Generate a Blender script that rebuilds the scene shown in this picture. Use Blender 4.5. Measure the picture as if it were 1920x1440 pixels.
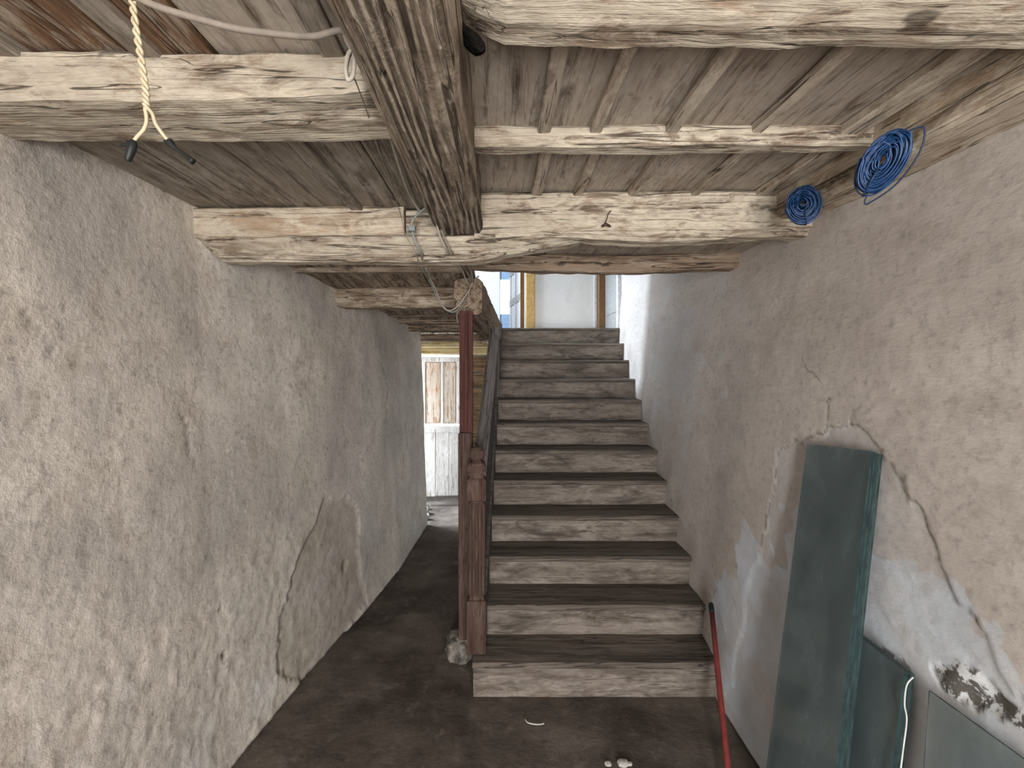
import bpy, bmesh, math, random
import numpy as np
from mathutils import Vector, Matrix, noise as mn
random.seed(7)
S = bpy.context.scene
for o in list(bpy.data.objects): bpy.data.objects.remove(o)
C = S.collection
R = math.radians

# ------------------------------------------------------------ camera
F = 890.0; VX, VY, EYE = 935.0, 685.0, 1.70           # focal length in px, vanishing point, eye height
cd = bpy.data.cameras.new('camera'); cam = bpy.data.objects.new('camera', cd); C.objects.link(cam)
cam.location = (0, 0, EYE); cam.rotation_euler = (R(90), 0, 0)
cd.sensor_width = 36; cd.lens = F/1920*36; cd.clip_start = 0.02
cd.shift_x = (960-VX)/1920; cd.shift_y = -(720-VY)/1920
S.camera = cam
def P(px, py, y): return Vector(((px-VX)*y/F, y, EYE-(py-VY)*y/F))

# ------------------------------------------------------------ world, daylight, exposure
w = bpy.data.worlds.new('sky'); S.world = w; w.use_nodes = True
w.node_tree.nodes['Background'].inputs[0].default_value = (0.80, 0.90, 1.0, 1)
w.node_tree.nodes['Background'].inputs[1].default_value = 2.2
def area(name, loc, target, sx, sy, power, col):
    l = bpy.data.lights.new(name, 'AREA'); l.shape = 'RECTANGLE'; l.size = sx; l.size_y = sy
    l.energy = power; l.color = col
    o = bpy.data.objects.new(name, l); C.objects.link(o); o.location = loc
    o.rotation_euler = (Vector(target)-Vector(loc)).to_track_quat('-Z', 'Y').to_euler()
    return o
area('daylight_front_door', (-0.25, -2.62, 1.1), (0.3, 2.0, 1.0), 0.42, 2.1, 165, (0.98, 0.97, 0.95))
area('added_front_fill', (0.76, -2.62, 1.42), (-0.5, 2.0, 1.35), 0.70, 1.15, 105, (1.0, 0.955, 0.90))  # added fill for the left wall and ceiling; no window known here
area('daylight_upper_hall_window', (-5.0, 5.72, 5.2), (1.28, 4.8, 2.1), 0.5, 0.5, 700, (0.70, 0.84, 1.0))
area('daylight_upper_hall_sill', (-1.78, 5.3, 3.4), (0.9, 5.2, 3.0), 0.8, 1.1, 70, (0.85, 0.92, 1.0))
area('daylight_upper_room_window', (0.1, 8.95, 3.0), (0.1, 6.0, 2.9), 0.5, 0.8, 25, (0.8, 0.9, 1.0))
area('added_upper_room_fill', (-1.7, 7.3, 3.2), (1.0, 7.3, 3.0), 0.9, 1.1, 26, (0.85, 0.92, 1.0))  # added fill for the back room, from no known window
area('daylight_passage_side_door', (-1.85, 5.72, 0.95), (-0.3, 5.35, 0.6), 0.5, 1.3, 105, (0.88, 0.94, 1.0))
vs = S.view_settings
vs.view_transform = 'Standard'; vs.look = 'None'; vs.exposure = 0.0; vs.gamma = 1; vs.use_curve_mapping = False

# ------------------------------------------------------------ node helpers
class NT:
    def __init__(s, name):
        s.m = bpy.data.materials.new(name); s.m.use_nodes = True
        s.t = s.m.node_tree; s.b = s.t.nodes['Principled BSDF']; s.out = s.t.nodes['Material Output']
    def n(s, typ, **kw):
        x = s.t.nodes.new(typ)
        for k, v in kw.items():
            if k.startswith('i_'): x.inputs[k[2:].replace('_', ' ')].default_value = v
            else: setattr(x, k, v)
        return x
    def l(s, a, b): s.t.links.new(a, b)
    def coords(s, rnd=True):
        tc = s.n('ShaderNodeTexCoord'); v = tc.outputs['Object']
        if rnd:
            oi = s.n('ShaderNodeObjectInfo'); mu = s.n('ShaderNodeMath', operation='MULTIPLY'); mu.inputs[1].default_value = 41.7
            s.l(oi.outputs['Random'], mu.inputs[0])
            ad = s.n('ShaderNodeVectorMath', operation='ADD'); s.l(v, ad.inputs[0]); s.l(mu.outputs[0], ad.inputs[1]); v = ad.outputs[0]
        return v
    def noise(s, v, scale=(1, 1, 1), detail=6, rough=.6, dist=0.0, k=1.0):
        mp = s.n('ShaderNodeMapping'); mp.inputs['Scale'].default_value = scale; s.l(v, mp.inputs['Vector'])
        nz = s.n('ShaderNodeTexNoise'); nz.inputs['Scale'].default_value = k; nz.inputs['Detail'].default_value = detail
        nz.inputs['Roughness'].default_value = rough; nz.inputs['Distortion'].default_value = dist
        s.l(mp.outputs[0], nz.inputs['Vector']); return nz.outputs['Fac']
    def ramp(s, f, stops):
        r = s.n('ShaderNodeValToRGB'); e = r.color_ramp.elements
        while len(e) < len(stops): e.new(0.5)
        for el, (p, c) in zip(e, stops):
            el.position = p; el.color = (c, c, c, 1) if isinstance(c, (int, float)) else (*c, 1)
        s.l(f, r.inputs[0]); return r.outputs[0]
    def mix(s, f, a, b, mode='MIX'):
        x = s.n('ShaderNodeMix', data_type='RGBA', blend_type=mode)
        for sock, v in ((x.inputs[0], f), (x.inputs[6], a), (x.inputs[7], b)):
            if isinstance(v, (int, float)): sock.default_value = v
            elif isinstance(v, tuple): sock.default_value = (*v, 1)
            else: s.l(v, sock)
        return x.outputs[2]
    def math(s, op, a, b=0.0):
        x = s.n('ShaderNodeMath', operation=op)
        for sock, v in ((x.inputs[0], a), (x.inputs[1], b)):
            if isinstance(v, (int, float)): sock.default_value = v
            else: s.l(v, sock)
        return x.outputs[0]
    def bump(s, h, strength=.5, dist=.01):
        b = s.n('ShaderNodeBump'); b.inputs['Strength'].default_value = strength; b.inputs['Distance'].default_value = dist
        s.l(h, b.inputs['Height']); s.l(b.outputs[0], s.b.inputs['Normal'])
    def done(s, col=None, rough=.85, spec=.2):
        if col is not None:
            if isinstance(col, tuple): s.b.inputs['Base Color'].default_value = (*col, 1)
            else: s.l(col, s.b.inputs['Base Color'])
        s.b.inputs['Roughness'].default_value = rough; s.b.inputs['Specular IOR Level'].default_value = spec
        return s.m

def sc(axis, along, across):
    return tuple(along if a == axis else across for a in 'XYZ')
def wood(name, axis, dark, mid, wash, lo, hi, spots=.0, bump=.6, rough=.85, zebra=0.0, crack=.8, grime=0.0):
    """weathered timber: brown grain under a worn limewash; lo/hi = where the wash ends / is whole"""
    t = NT(name); v = t.coords()
    g = t.noise(v, sc(axis, 1.6, 26), 5, .68, .9)
    fib = t.noise(v, sc(axis, 5, 150), 2, .6, .0)
    base = t.ramp(g, [(.33, dark), (.50, mid), (.68, tuple(min(1, c*1.35) for c in mid))])
    wm = t.noise(v, sc(axis, 5.5, 17), 6, .74, .8)
    k = t.math('ADD', t.math('MULTIPLY', wm, .7), t.math('ADD', t.math('MULTIPLY', g, .22), t.math('MULTIPLY', fib, .10)))
    mask = t.ramp(k, [(lo, 0.0), (hi, 1.0)])
    big = t.noise(v, sc(axis, 1.1, 3.5), 2, .6)
    washc = t.mix(t.ramp(big, [(.36, 1.0), (.60, 0.0)]), wash, tuple(a*.62+b*.25 for a, b in zip(wash, mid)))
    mot = t.noise(v, sc(axis, 22, 60), 4, .7, .0)
    washc = t.mix(t.ramp(mot, [(.38, .65), (.60, 0.0)]), washc, tuple(a*.45+b*.35 for a, b in zip(wash, mid)))
    col = t.mix(mask, base, washc)
    cr = t.math('ABSOLUTE', t.math('SUBTRACT', t.noise(v, sc(axis, .8, 21), 3, .55, .5), .5))
    crk = t.ramp(cr, [(.004, 1.0), (.011, 0.0)])
    col = t.mix(t.math('MULTIPLY', crk, crack), col, tuple(c*.5 for c in dark))
    if zebra:
        zv = t.n('ShaderNodeMapping'); zv.inputs['Scale'].default_value = sc(axis, 1.0, 8); t.l(v, zv.inputs['Vector'])
        wv = t.n('ShaderNodeTexWave', wave_type='BANDS', bands_direction='Y'); wv.inputs['Scale'].default_value = 1.7; wv.inputs['Distortion'].default_value = 16; wv.inputs['Detail'].default_value = 3; wv.inputs['Detail Scale'].default_value = .55
        t.l(zv.outputs[0], wv.inputs['Vector'])
        zm = t.ramp(t.noise(v, sc(axis, 2.2, 6), 5, .6), [(.42, 0.0), (.58, zebra)])
        col = t.mix(zm, col, t.ramp(wv.outputs['Fac'], [(.3, tuple(c*.8 for c in dark)), (.62, mid), (.85, tuple(c*.95 for c in wash))]))
    if grime:
        gm = t.noise(v, sc(axis, 2.6, 9), 7, .7, .7)
        col = t.mix(t.ramp(gm, [(.50, 0.0), (.66, grime)]), col, (.045, .036, .03))
    if spots:
        sp = t.noise(v, sc(axis, 9, 17), 3, .5, .3)
        col = t.mix(t.ramp(sp, [(.66, 0.0), (.73, spots)]), col, tuple(c*.55 for c in dark))
    t.l(col, t.b.inputs['Base Color'])
    t.bump(t.math('SUBTRACT', t.math('ADD', t.math('MULTIPLY', k, 1.0), t.math('ADD', t.math('MULTIPLY', fib, .35), t.math('MULTIPLY', mot, .35))), t.math('MULTIPLY', crk, .5)), bump, .012)
    return t.done(None, rough, .15)
def plain(name, col, rough=.6, var=.15, scale=25, spec=.3, metal=0, bump=0.0):
    t = NT(name); v = t.coords(); nz = t.noise(v, (scale,)*3, 5, .65)
    c = t.mix(t.ramp(nz, [(.35, 0.0), (.65, 1.0)]), tuple(x*(1-var) for x in col), tuple(min(1, x*(1+var)) for x in col))
    t.b.inputs['Metallic'].default_value = metal
    if bump: t.bump(nz, bump, .006)
    return t.done(c, rough, spec)
def plaster(name, light, grey, brown, stroke=(1, 1, 1), bump=.55, attrs=True, mdw=.55):
    t = NT(name); v = t.coords(False)
    a = t.noise(v, tuple(1.5*s for s in stroke), 6, .66, .0)
    col = t.mix(t.ramp(a, [(.36, 0.0), (.62, 1.0)]), grey, light)
    b = t.noise(v, tuple(3.1*s for s in stroke), 7, .74, .0)
    col = t.mix(t.ramp(b, [(.52, 0.0), (.72, .75)]), col, brown)
    f = t.noise(v, (38, 38, 38), 5, .65)
    col = t.mix(t.ramp(f, [(.52, 0.0), (.70, .5 if mdw > .15 else .08)]), col, tuple(c*.5 for c in grey))
    md = t.noise(v, tuple(12*s for s in stroke), 6, .78, .0)
    col = t.mix(t.ramp(md, [(.54, 0.0), (.66, mdw)]), col, tuple(c*.72 for c in brown))
    col = t.mix(t.ramp(md, [(.30, .6), (.42, 0.0)]), col, tuple(min(1, c*1.12) for c in light))
    h = t.math('ADD', t.math('MULTIPLY', t.noise(v, tuple(11*s for s in stroke), 6, .72, .0), 1.0), t.math('MULTIPLY', f, .22))
    if attrs:
        def at(nm):
            x = t.n('ShaderNodeAttribute', attribute_name=nm); return x.outputs['Fac']
        pn = t.noise(v, (5, 5, 5), 6, .7, .2)
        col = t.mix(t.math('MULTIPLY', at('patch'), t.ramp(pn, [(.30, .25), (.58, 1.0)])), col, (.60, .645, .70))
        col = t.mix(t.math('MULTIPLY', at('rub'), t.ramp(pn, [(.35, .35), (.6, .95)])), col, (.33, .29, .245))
        fl = t.noise(v, (22, 22, 22), 6, .7, .4)
        col = t.mix(t.math('MULTIPLY', at('flake'), t.ramp(fl, [(.44, 0.0), (.50, 1.0)])), col, (.13, .12, .11))
        col = t.mix(t.math('MULTIPLY', at('flake'), t.ramp(fl, [(.44, .8), (.48, 0.0)])), col, (.72, .73, .74))
        col = t.mix(at('crack'), col, (.12, .10, .085))
    t.bump(h, bump, .02)
    return t.done(col, .92, .1)

DK = (.060, .042, .030)
M = {}
M['limed'] = wood('limed_timber', 'X', DK, (.22, .165, .12), (.55, .485, .39), .425, .53, .7)
M['limed_dark'] = wood('worn_limed_timber', 'X', DK, (.19, .14, .10), (.46, .39, .31), .47, .60, .7)
M['main'] = wood('dark_grained_timber', 'X', (.050, .036, .027), (.20, .155, .115), (.42, .355, .285), .49, .64, .6, .9, .85, .75)
M['wallbeam'] = wood('brown_limed_timber', 'X', DK, (.30, .22, .15), (.55, .48, .385), .43, .56, .4, .5)
M['rough'] = wood('rough_brown_timber', 'X', (.045, .030, .022), (.22, .16, .115), (.38, .31, .24), .50, .62, .7, .8)
M['yellow_timber'] = wood('yellow_timber', 'X', (.25, .18, .08), (.48, .38, .20), (.62, .54, .33), .45, .55, .1)
M['plank'] = wood('limed_ceiling_board', 'Y', (.10, .075, .055), (.29, .235, .19), (.46, .40, .335), .40, .53, .5, .5, .85, 0.0, .3)
M['plank_dark'] = wood('grey_ceiling_board', 'Y', (.070, .055, .042), (.20, .165, .13), (.36, .315, .265), .46, .60, .5, .5, .85, 0.0, .3)
M['plank_rust'] = wood('rusty_ceiling_board', 'Y', (.05, .03, .02), (.15, .085, .05), (.40, .34, .27), .50, .60, .4, .5)
M['batten'] = wood('limed_batten', 'Y', (.08, .06, .045), (.26, .20, .15), (.52, .45, .37), .40, .52, .4, .5)
M['riser'] = wood('dirty_painted_riser', 'X', (.10, .078, .062), (.125, .102, .085), (.275, .238, .208), .41, .57, .5, .35, .85, 0.0, .6, .8)
M['tread'] = wood('dusty_worn_tread', 'X', (.050, .040, .034), (.125, .104, .088), (.22, .19, .165), .54, .68, .1, .4)
M['string'] = wood('shade_dark_board', 'X', (.035, .03, .028), (.095, .085, .08), (.17, .155, .15), .52, .66, 0, .3)  # shade beside and under the handrail is put into this dark colour
M['rail'] = wood('grey_handrail_wood', 'X', (.07, .062, .06), (.14, .125, .12), (.22, .20, .20), .5, .64, 0, .25, .55)
M['newel'] = wood('red_brown_newel_wood', 'Z', (.045, .026, .020), (.072, .046, .037), (.145, .108, .093), .52, .68, .9, .35)
M['redpost'] = wood('dark_red_post_paint', 'Z', (.045, .018, .016), (.07, .029, .026), (.11, .062, .055), .56, .70, .3, .3)
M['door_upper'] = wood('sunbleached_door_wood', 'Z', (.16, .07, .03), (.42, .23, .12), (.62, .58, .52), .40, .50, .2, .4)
M['door_white'] = wood('daylit_white_door_wood', 'Z', (.30, .26, .22), (.55, .52, .48), (.80, .81, .82), .38, .48, .1, .3)  # daylight on the door's lower half is painted in as white
M['panelling'] = wood('brown_wall_boarding', 'X', (.06, .04, .025), (.25, .17, .10), (.38, .28, .18), .5, .62, .3, .4)
M['wall_l'] = plaster('left_wall_limewash', (.68, .625, .56), (.42, .385, .355), (.38, .32, .265), (1, 1, 1), .42)
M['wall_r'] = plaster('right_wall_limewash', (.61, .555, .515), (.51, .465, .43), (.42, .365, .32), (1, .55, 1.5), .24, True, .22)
M['white'] = plaster('upper_white_plaster', (.80, .80, .79), (.72, .72, .71), (.66, .65, .62), (1, 1, 1), .15, False, .1)
M['ochre'] = plain('ochre_paint', (.50, .33, .12), .5)
M['brown'] = plain('brown_paint', (.17, .09, .035), .45)
M['greyleaf'] = plain('grey_door_paint', (.30, .30, .29), .5)
M['bluepaint'] = plain('pale_blue_paint', (.30, .42, .58), .5)
M['leaf'] = plain('pale_door_leaf_paint', (.62, .63, .66), .5)
M['black'] = plain('black_tape', (.012, .014, .014), .5)
M['gap_black'] = plain('dark_gap_black', (.010, .009, .008), 1.0, .5, 60, 0.0, 0, .8)  # black of the dark gap at the cross beam's end
M['cream'] = plain('cream_insulation', (.50, .41, .28), .55)
M['cable'] = plain('dusty_grey_cable', (.21, .175, .145), .7)
M['cable_pale'] = plain('pale_grey_cable', (.32, .285, .24), .65)
M['cable_green'] = plain('grey_green_conduit', (.20, .23, .22), .55)
M['blue'] = plain('blue_wire_insulation', (.008, .044, .14), .38, .35, 60, .5)
M['bluedark'] = plain('dark_blue_wire_insulation', (.008, .028, .075), .45, .3, 60, .4)
M['iron'] = plain('rusty_iron', (.07, .045, .035), .6, metal=.6)
M['steel'] = plain('grey_steel', (.35, .36, .38), .4, metal=.8)
M['redpaint'] = plain('red_pole_paint', (.19, .034, .032), .5, .2)
M['whiteflex'] = plain('white_flex', (.55, .545, .53), .45)
M['stone'] = plain('limewashed_stone', (.15, .135, .12), .9, .8, 22, .1, 0, .9)
M['chip'] = plain('plaster_chip', (.45, .43, .40), .9)
M['shell'] = plain('outer_masonry', (.40, .36, .32), .9)

def floor_mat():
    t = NT('trodden_earth_floor'); v = t.coords(False)
    a = t.noise(v, (1.3, 1.3, 1.3), 7, .72, .1)
    col = t.mix(t.ramp(a, [(.42, 0.0), (.66, 1.0)]), (.060, .048, .040), (.165, .138, .118))
    b = t.noise(v, (7, 7, 7), 6, .76, .1)
    col = t.mix(t.ramp(b, [(.55, 0.0), (.75, .55)]), col, (.27, .235, .205))
    col = t.mix(t.ramp(b, [(.25, .7), (.42, 0.0)]), col, (.025, .02, .017))
    t.bump(t.math('ADD', b, t.math('MULTIPLY', t.noise(v, (40, 40, 40), 4), .4)), .5, .015)
    return t.done(col, .88, .2)
M['floor'] = floor_mat()
def glass_mat(name, tint, dust, amt):
    t = NT(name); v = t.coords(False)
    t.b.inputs['Base Color'].default_value = (*tint, 1); t.b.inputs['Transmission Weight'].default_value = 1
    t.b.inputs['Roughness'].default_value = .08; t.b.inputs['IOR'].default_value = 1.5
    d = t.n('ShaderNodeBsdfPrincipled'); d.inputs['Base Color'].default_value = (*dust, 1); d.inputs['Roughness'].default_value = .22
    mx = t.n('ShaderNodeMixShader'); nz = t.noise(v, (5, 5, 2.2), 6, .6, .5)
    t.l(t.ramp(nz, [(.3, max(0, amt-.22)), (.7, min(1, amt+.18))]), mx.inputs[0])
    t.l(t.b.outputs[0], mx.inputs[1]); t.l(d.outputs[0], mx.inputs[2]); t.l(mx.outputs[0], t.out.inputs[0])
    return t.m
M['glass'] = glass_mat('dusty_green_glass', (.68, .80, .78), (.165, .212, .222), .58)
M['glass_clear'] = glass_mat('dusty_clear_glass', (.90, .96, .95), (.30, .35, .36), .24)
M['glass_edge'] = plain('green_glass_edge', (.022, .043, .044), .25, .4)

# ------------------------------------------------------------ mesh helpers
def mesh(name, verts, faces, smooth=False):
    m = bpy.data.meshes.new(name); m.from_pydata([tuple(v) for v in verts], [], faces); m.update()
    bm = bmesh.new(); bm.from_mesh(m); bmesh.ops.recalc_face_normals(bm, faces=bm.faces); bm.to_mesh(m); bm.free()
    if smooth:
        for p in m.polygons: p.use_smooth = True
    return m
def link(name, m, mat, parent=None):
    o = bpy.data.objects.new(name, m); C.objects.link(o)
    if m is not None and mat is not None: m.materials.append(M[mat])
    if parent: o.parent = parent
    return o
def tag(o, label, cat, group=None):
    o['label'] = label; o['category'] = cat
    if group: o['group'] = group
    return o
def thing(name, loc, label, cat, group=None):
    o = bpy.data.objects.new(name, None); C.objects.link(o); o.location = loc; o.empty_display_size = .05
    return tag(o, label, cat, group)
def struct(o): o['kind'] = 'structure'; return o
def root_of(p): return p.matrix_basis.translation if p else Vector((0, 0, 0))
def origin(p):
    v = Vector((0, 0, 0))
    while p: v += p.location; p = p.parent
    return v
def box(name, lo, hi, mat, parent=None, jit=0.0):
    """axis-aligned piece, its origin in its middle"""
    lo, hi = Vector(lo), Vector(hi); c = (lo+hi)/2; h = (hi-lo)/2
    b = min(.006, *(abs(x)*.3 for x in h))
    vs, fs = [], []
    bm = bmesh.new(); bmesh.ops.create_cube(bm, size=2)
    for v in bm.verts: v.co = Vector((v.co.x*h.x, v.co.y*h.y, v.co.z*h.z)) + Vector((random.uniform(-jit, jit) for _ in range(3)))
    bmesh.ops.bevel(bm, geom=list(bm.edges), offset=b, segments=1, affect='EDGES')
    m = bpy.data.meshes.new(name); bm.to_mesh(m); bm.free()
    o = link(name, m, mat, parent); o.location = c - origin(parent); return o
def prof_rect(wd, ht, ch=(.012, .012, .012, .012), n=4):
    """closed outline (y,z), bottom at z=0; ch: chamfers bottom-left, bottom-right, top-right, top-left"""
    a, b, c_, d = ch; hw = wd/2
    key = [(-hw+a, 0), (hw-b, 0), (hw, b), (hw, ht-c_), (hw-c_, ht), (-hw+d, ht), (-hw, ht-d), (-hw, a)]
    return densify(key, n)
def densify(key, n):
    out = []
    for i, p in enumerate(key):
        q = key[(i+1) % len(key)]; L = math.hypot(q[0]-p[0], q[1]-p[1]); k = max(1, min(n, int(L/.02)))
        for j in range(k): out.append((p[0]+(q[0]-p[0])*j/k, p[1]+(q[1]-p[1])*j/k))
    return out
def beam(name, p0, p1, prof, mat, parent=None, wob=.006, step=.05, shape=None, seed=None, fine=.75):
    """hewn timber from p0 to p1 (bottom centre line), grain along local X. shape(t, y, z) -> (dx, y, z)"""
    p0, p1 = Vector(p0), Vector(p1); d = p1-p0; L = d.length; d.normalize()
    side = Vector((0, 0, 1)).cross(d).normalized(); up = d.cross(side)
    n = max(2, int(L/step)+1); k = len(prof); vs, fs = [], []; s = random.uniform(0, 99) if seed is None else seed
    for i in range(n+1):
        t = i/n
        for (y, z) in prof:
            dx = 0.0
            if shape: dx, y, z = shape(t, y, z)
            x = t*L+dx
            nv = mn.noise_vector(Vector((x*2.2+s, y*9, z*9)))*wob + mn.noise_vector(Vector((x*11+s, y*32, z*32)))*wob*fine
            vs.append((x+nv.x*.4, y+nv.y, z+nv.z))
    for i in range(n):
        for j in range(k):
            a = i*k+j; b = i*k+(j+1) % k; fs.append((a, b, b+k, a+k))
    fs.append(tuple(range(k-1, -1, -1))); fs.append(tuple(n*k+j for j in range(k)))
    m = mesh(name, vs, fs); o = link(name, m, mat, parent)
    mat4 = Matrix((d, side, up)).transposed().to_4x4(); mat4.translation = p0-origin(parent); o.matrix_local = mat4
    return o
def catmull(pts, sub=8):
    pts = [Vector(p) for p in pts]; out = []
    for i in range(len(pts)-1):
        a = pts[max(0, i-1)]; b = pts[i]; c_ = pts[i+1]; d = pts[min(len(pts)-1, i+2)]
        for j in range(sub):
            t = j/sub
            out.append(.5*((2*b)+(-a+c_)*t+(2*a-5*b+4*c_-d)*t*t+(-a+3*b-3*c_+d)*t*t*t))
    out.append(pts[-1]); return out
def tube_mesh(name, pts, r, sides=8):
    pts = [Vector(p) for p in pts]; vs, fs = [], []; n = len(pts)
    rad = r if callable(r) else (lambda t: r)
    tn = (pts[1]-pts[0]).normalized(); a = tn.orthogonal().normalized()
    for i, p in enumerate(pts):
        t2 = (pts[min(n-1, i+1)]-pts[max(0, i-1)]).normalized()
        a = (a-t2*a.dot(t2)).normalized(); b = t2.cross(a); rr = rad(i/(n-1))
        for j in range(sides):
            th = 2*math.pi*j/sides; vs.append(p+(a*math.cos(th)+b*math.sin(th))*rr)
    for i in range(n-1):
        for j in range(sides):
            q = i*sides+j; q2 = i*sides+(j+1) % sides; fs.append((q, q2, q2+sides, q+sides))
    fs.append(tuple(range(sides-1, -1, -1))); fs.append(tuple((n-1)*sides+j for j in range(sides)))
    return mesh(name, vs, fs, True)
def tube(name, pts, r, mat, parent=None, sides=8, sub=8, smooth=True):
    pp = catmull(pts, sub) if smooth else [Vector(p) for p in pts]
    o0 = origin(parent) if parent else pp[0].copy()
    o = link(name, tube_mesh(name, [p-o0 for p in pp], r, sides), mat, parent)
    if not parent: o.location = o0
    return o

# ------------------------------------------------------------ walls (uneven rubble walls under limewash)
def interp(x, xs, ys): return float(np.interp(x, xs, ys))
def xl(y, z):
    b = interp(y, [-3, 1.0, 2.0, 2.55, 3.24, 4.0, 5.09, 6], [-1.22, -1.17, -1.126, -1.053, -.925, -.82, -.755, -.74])
    t = interp(y, [-3, 1.0, 2.0, 2.6, 3.2, 4.1, 5.1, 6], [-1.30, -1.30, -1.285, -1.18, -1.10, -.97, -.84, -.80])
    k = max(0, min(1.1, z/2.3)); return b+(t-b)*k**.8
def xr(y, z):
    k = max(0, min(1, (y-2.3)/.5)); k = k*k*(3-2*k)
    return 1.10+.082*min(z, 2.45)+.05*k*max(0, 1-z/2.3)+.012*max(0, y-3)/2
def on_wall(px, py, f, near=.35, far=6.5):
    a, b = near, far
    g = lambda y: abs((px-VX)*y/F)-abs(f(y, EYE-(py-VY)*y/F))
    for _ in range(50):
        m_ = (a+b)/2
        if g(m_) > 0: b = m_
        else: a = m_
    y = (a+b)/2; return (y, EYE-(py-VY)*y/F)
def seg_dist(Y, Z, poly):
    d = np.full(Y.shape, 9.0)
    for (a, b) in zip(poly[:-1], poly[1:]):
        ay, az = a; by, bz = b; L2 = (by-ay)**2+(bz-az)**2+1e-9
        t = np.clip(((Y-ay)*(by-ay)+(Z-az)*(bz-az))/L2, 0, 1)
        d = np.minimum(d, np.hypot(Y-ay-t*(by-ay), Z-az-t*(bz-az)))
    return d
def inside(Y, Z, poly):
    r = np.zeros(Y.shape, bool); n = len(poly)
    for i in range(n):
        ay, az = poly[i]; by, bz = poly[(i+1) % n]
        c1 = (az > Z) != (bz > Z)
        with np.errstate(divide='ignore', invalid='ignore'):
            c2 = Y < (by-ay)*(Z-az)/(bz-az)+ay
        r ^= (c1 & c2)
    return r
def sstep(e0, e1, x):
    t = np.clip((x-e0)/(e1-e0), 0, 1); return t*t*(3-2*t)
def wall(name, f, ys, zs, out, mat, spec, amp, stroke):
    ny, nz = len(ys), len(zs)
    Y, Z = np.meshgrid(ys, zs, indexing='ij'); D = np.zeros(Y.shape); J = np.zeros(Y.shape); JZ = np.zeros(Y.shape)
    X0 = np.zeros(Y.shape)
    for i in range(ny):
        for j in range(nz):
            y, z = float(ys[i]), float(zs[j]); X0[i, j] = f(y, z)
            q = Vector((y*stroke[0], z*stroke[1], 3.3))
            D[i, j] = amp*(mn.noise(q*1.1)*1.0+mn.noise(q*2.9)*.55+mn.noise(q*6.5)*.33+mn.noise(q*15)*.2+mn.noise(q*33)*.13)
            J[i, j] = mn.noise(Vector((y*7, z*7, 1.7)))*.05+mn.noise(Vector((y*26, z*26, 5.1)))*.018
            JZ[i, j] = mn.noise(Vector((y*7, z*7, 8.7)))*.05+mn.noise(Vector((y*26, z*26, 9.1)))*.018
    A = {k: np.zeros(Y.shape) for k in ('patch', 'rub', 'flake', 'crack')}
    Yj, Zj = Y+J, Z+JZ
    spec(Y, Z, Yj, Zj, D, A)
    X = X0 - D*math.copysign(1, out)
    vs = [(X[i, j], Y[i, j], Z[i, j]) for i in range(ny) for j in range(nz)]
    fs = [(i*nz+j, (i+1)*nz+j, (i+1)*nz+j+1, i*nz+j+1) for i in range(ny-1) for j in range(nz-1)]
    # closed: the back of the wall
    ring = [i*nz for i in range(ny)]+[(ny-1)*nz+j for j in range(1, nz)]+[i*nz+nz-1 for i in range(ny-2, -1, -1)]+[j for j in range(nz-2, 0, -1)]
    base = len(vs); xo = (max if out > 0 else min)(X0.min(), X0.max())+out if False else (X0.max() if out > 0 else X0.min())+out
    for q in ring: vs.append((xo, vs[q][1], vs[q][2]))
    n = len(ring)
    for i in range(n): fs.append((ring[i], ring[(i+1) % n], base+(i+1) % n, base+i))
    fs.append(tuple(base+i for i in range(n)))
    m = mesh(name, vs, fs, True)
    for k, arr in A.items():
        at = m.attributes.new(k, 'FLOAT', 'POINT')
        full = np.concatenate([arr.reshape(-1), np.zeros(n)]).astype(np.float32); at.data.foreach_set('value', full)
    return struct(link(name, m, mat))

def spec_left(Y, Z, Yj, Zj, D, A):
    q = lambda l: [on_wall(x, y, xl) for x, y in l]
    scar = q([(522, 1195), (560, 1050), (610, 945), (655, 930), (678, 975), (672, 1040), (690, 1130), (610, 1240), (560, 1290), (525, 1260)])
    ins = inside(Yj, Zj, scar); A['rub'] += np.where(ins, .8, 0); D -= np.where(ins, .012, 0)
    edge = seg_dist(Yj, Zj, scar[:6]); A['crack'] += np.where((edge < .008) & ~ins, .30, 0)
    for c in ([(760, 790), (765, 830), (757, 870)], [(715, 680), (728, 730), (722, 790)], [(150, 265), (190, 295), (245, 285), (300, 330)],
              [(345, 770), (362, 800), (352, 850)], [(300, 330), (315, 360)], [(55, 600), (90, 660)], [(470, 300), (500, 350)]):
        d = seg_dist(Yj, Zj, q(c)); D -= .005*(1-sstep(.004, .012, d)); A['crack'] += .45*(1-sstep(.002, .007, d))
    for (x, y, r) in ((422, 1232, .016), (648, 1058, .026), (410, 1138, .010)):
        py_, pz = on_wall(x, y, xl); d = np.hypot((Yj-py_)*1.4, (Zj-pz)); D -= .018*(1-sstep(r*.5, r, d)); A['crack'] += .8*(1-sstep(r*.45, r*.9, d))
    # coarse, weathered render low on the near part
    for i in range(Y.shape[0]):
        for j in range(Y.shape[1]):
            y, z = Y[i, j], Z[i, j]; k = max(0, min(1, (1.45-z-.22*(y-1))/.7+.5*mn.noise(Vector((y*2, z*2, 7)))))
            if k > 0:
                r_ = mn.noise(Vector((y*20, z*24, 2)))+.6*mn.noise(Vector((y*45, z*50, 4)))
                A['patch'][i, j] += max(0, min(.22, 1.6*(mn.noise(Vector((y*3.1, z*3.1, 31)))-.12)))*k
                D[i, j] += .005*k*r_; A['rub'][i, j] += k*max(0, -r_)*.7
    top = q([(0, 240), (60, 270)]); d = seg_dist(Yj, Zj, top); A['crack'] += .3*(1-sstep(.01, .04, d))
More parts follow.
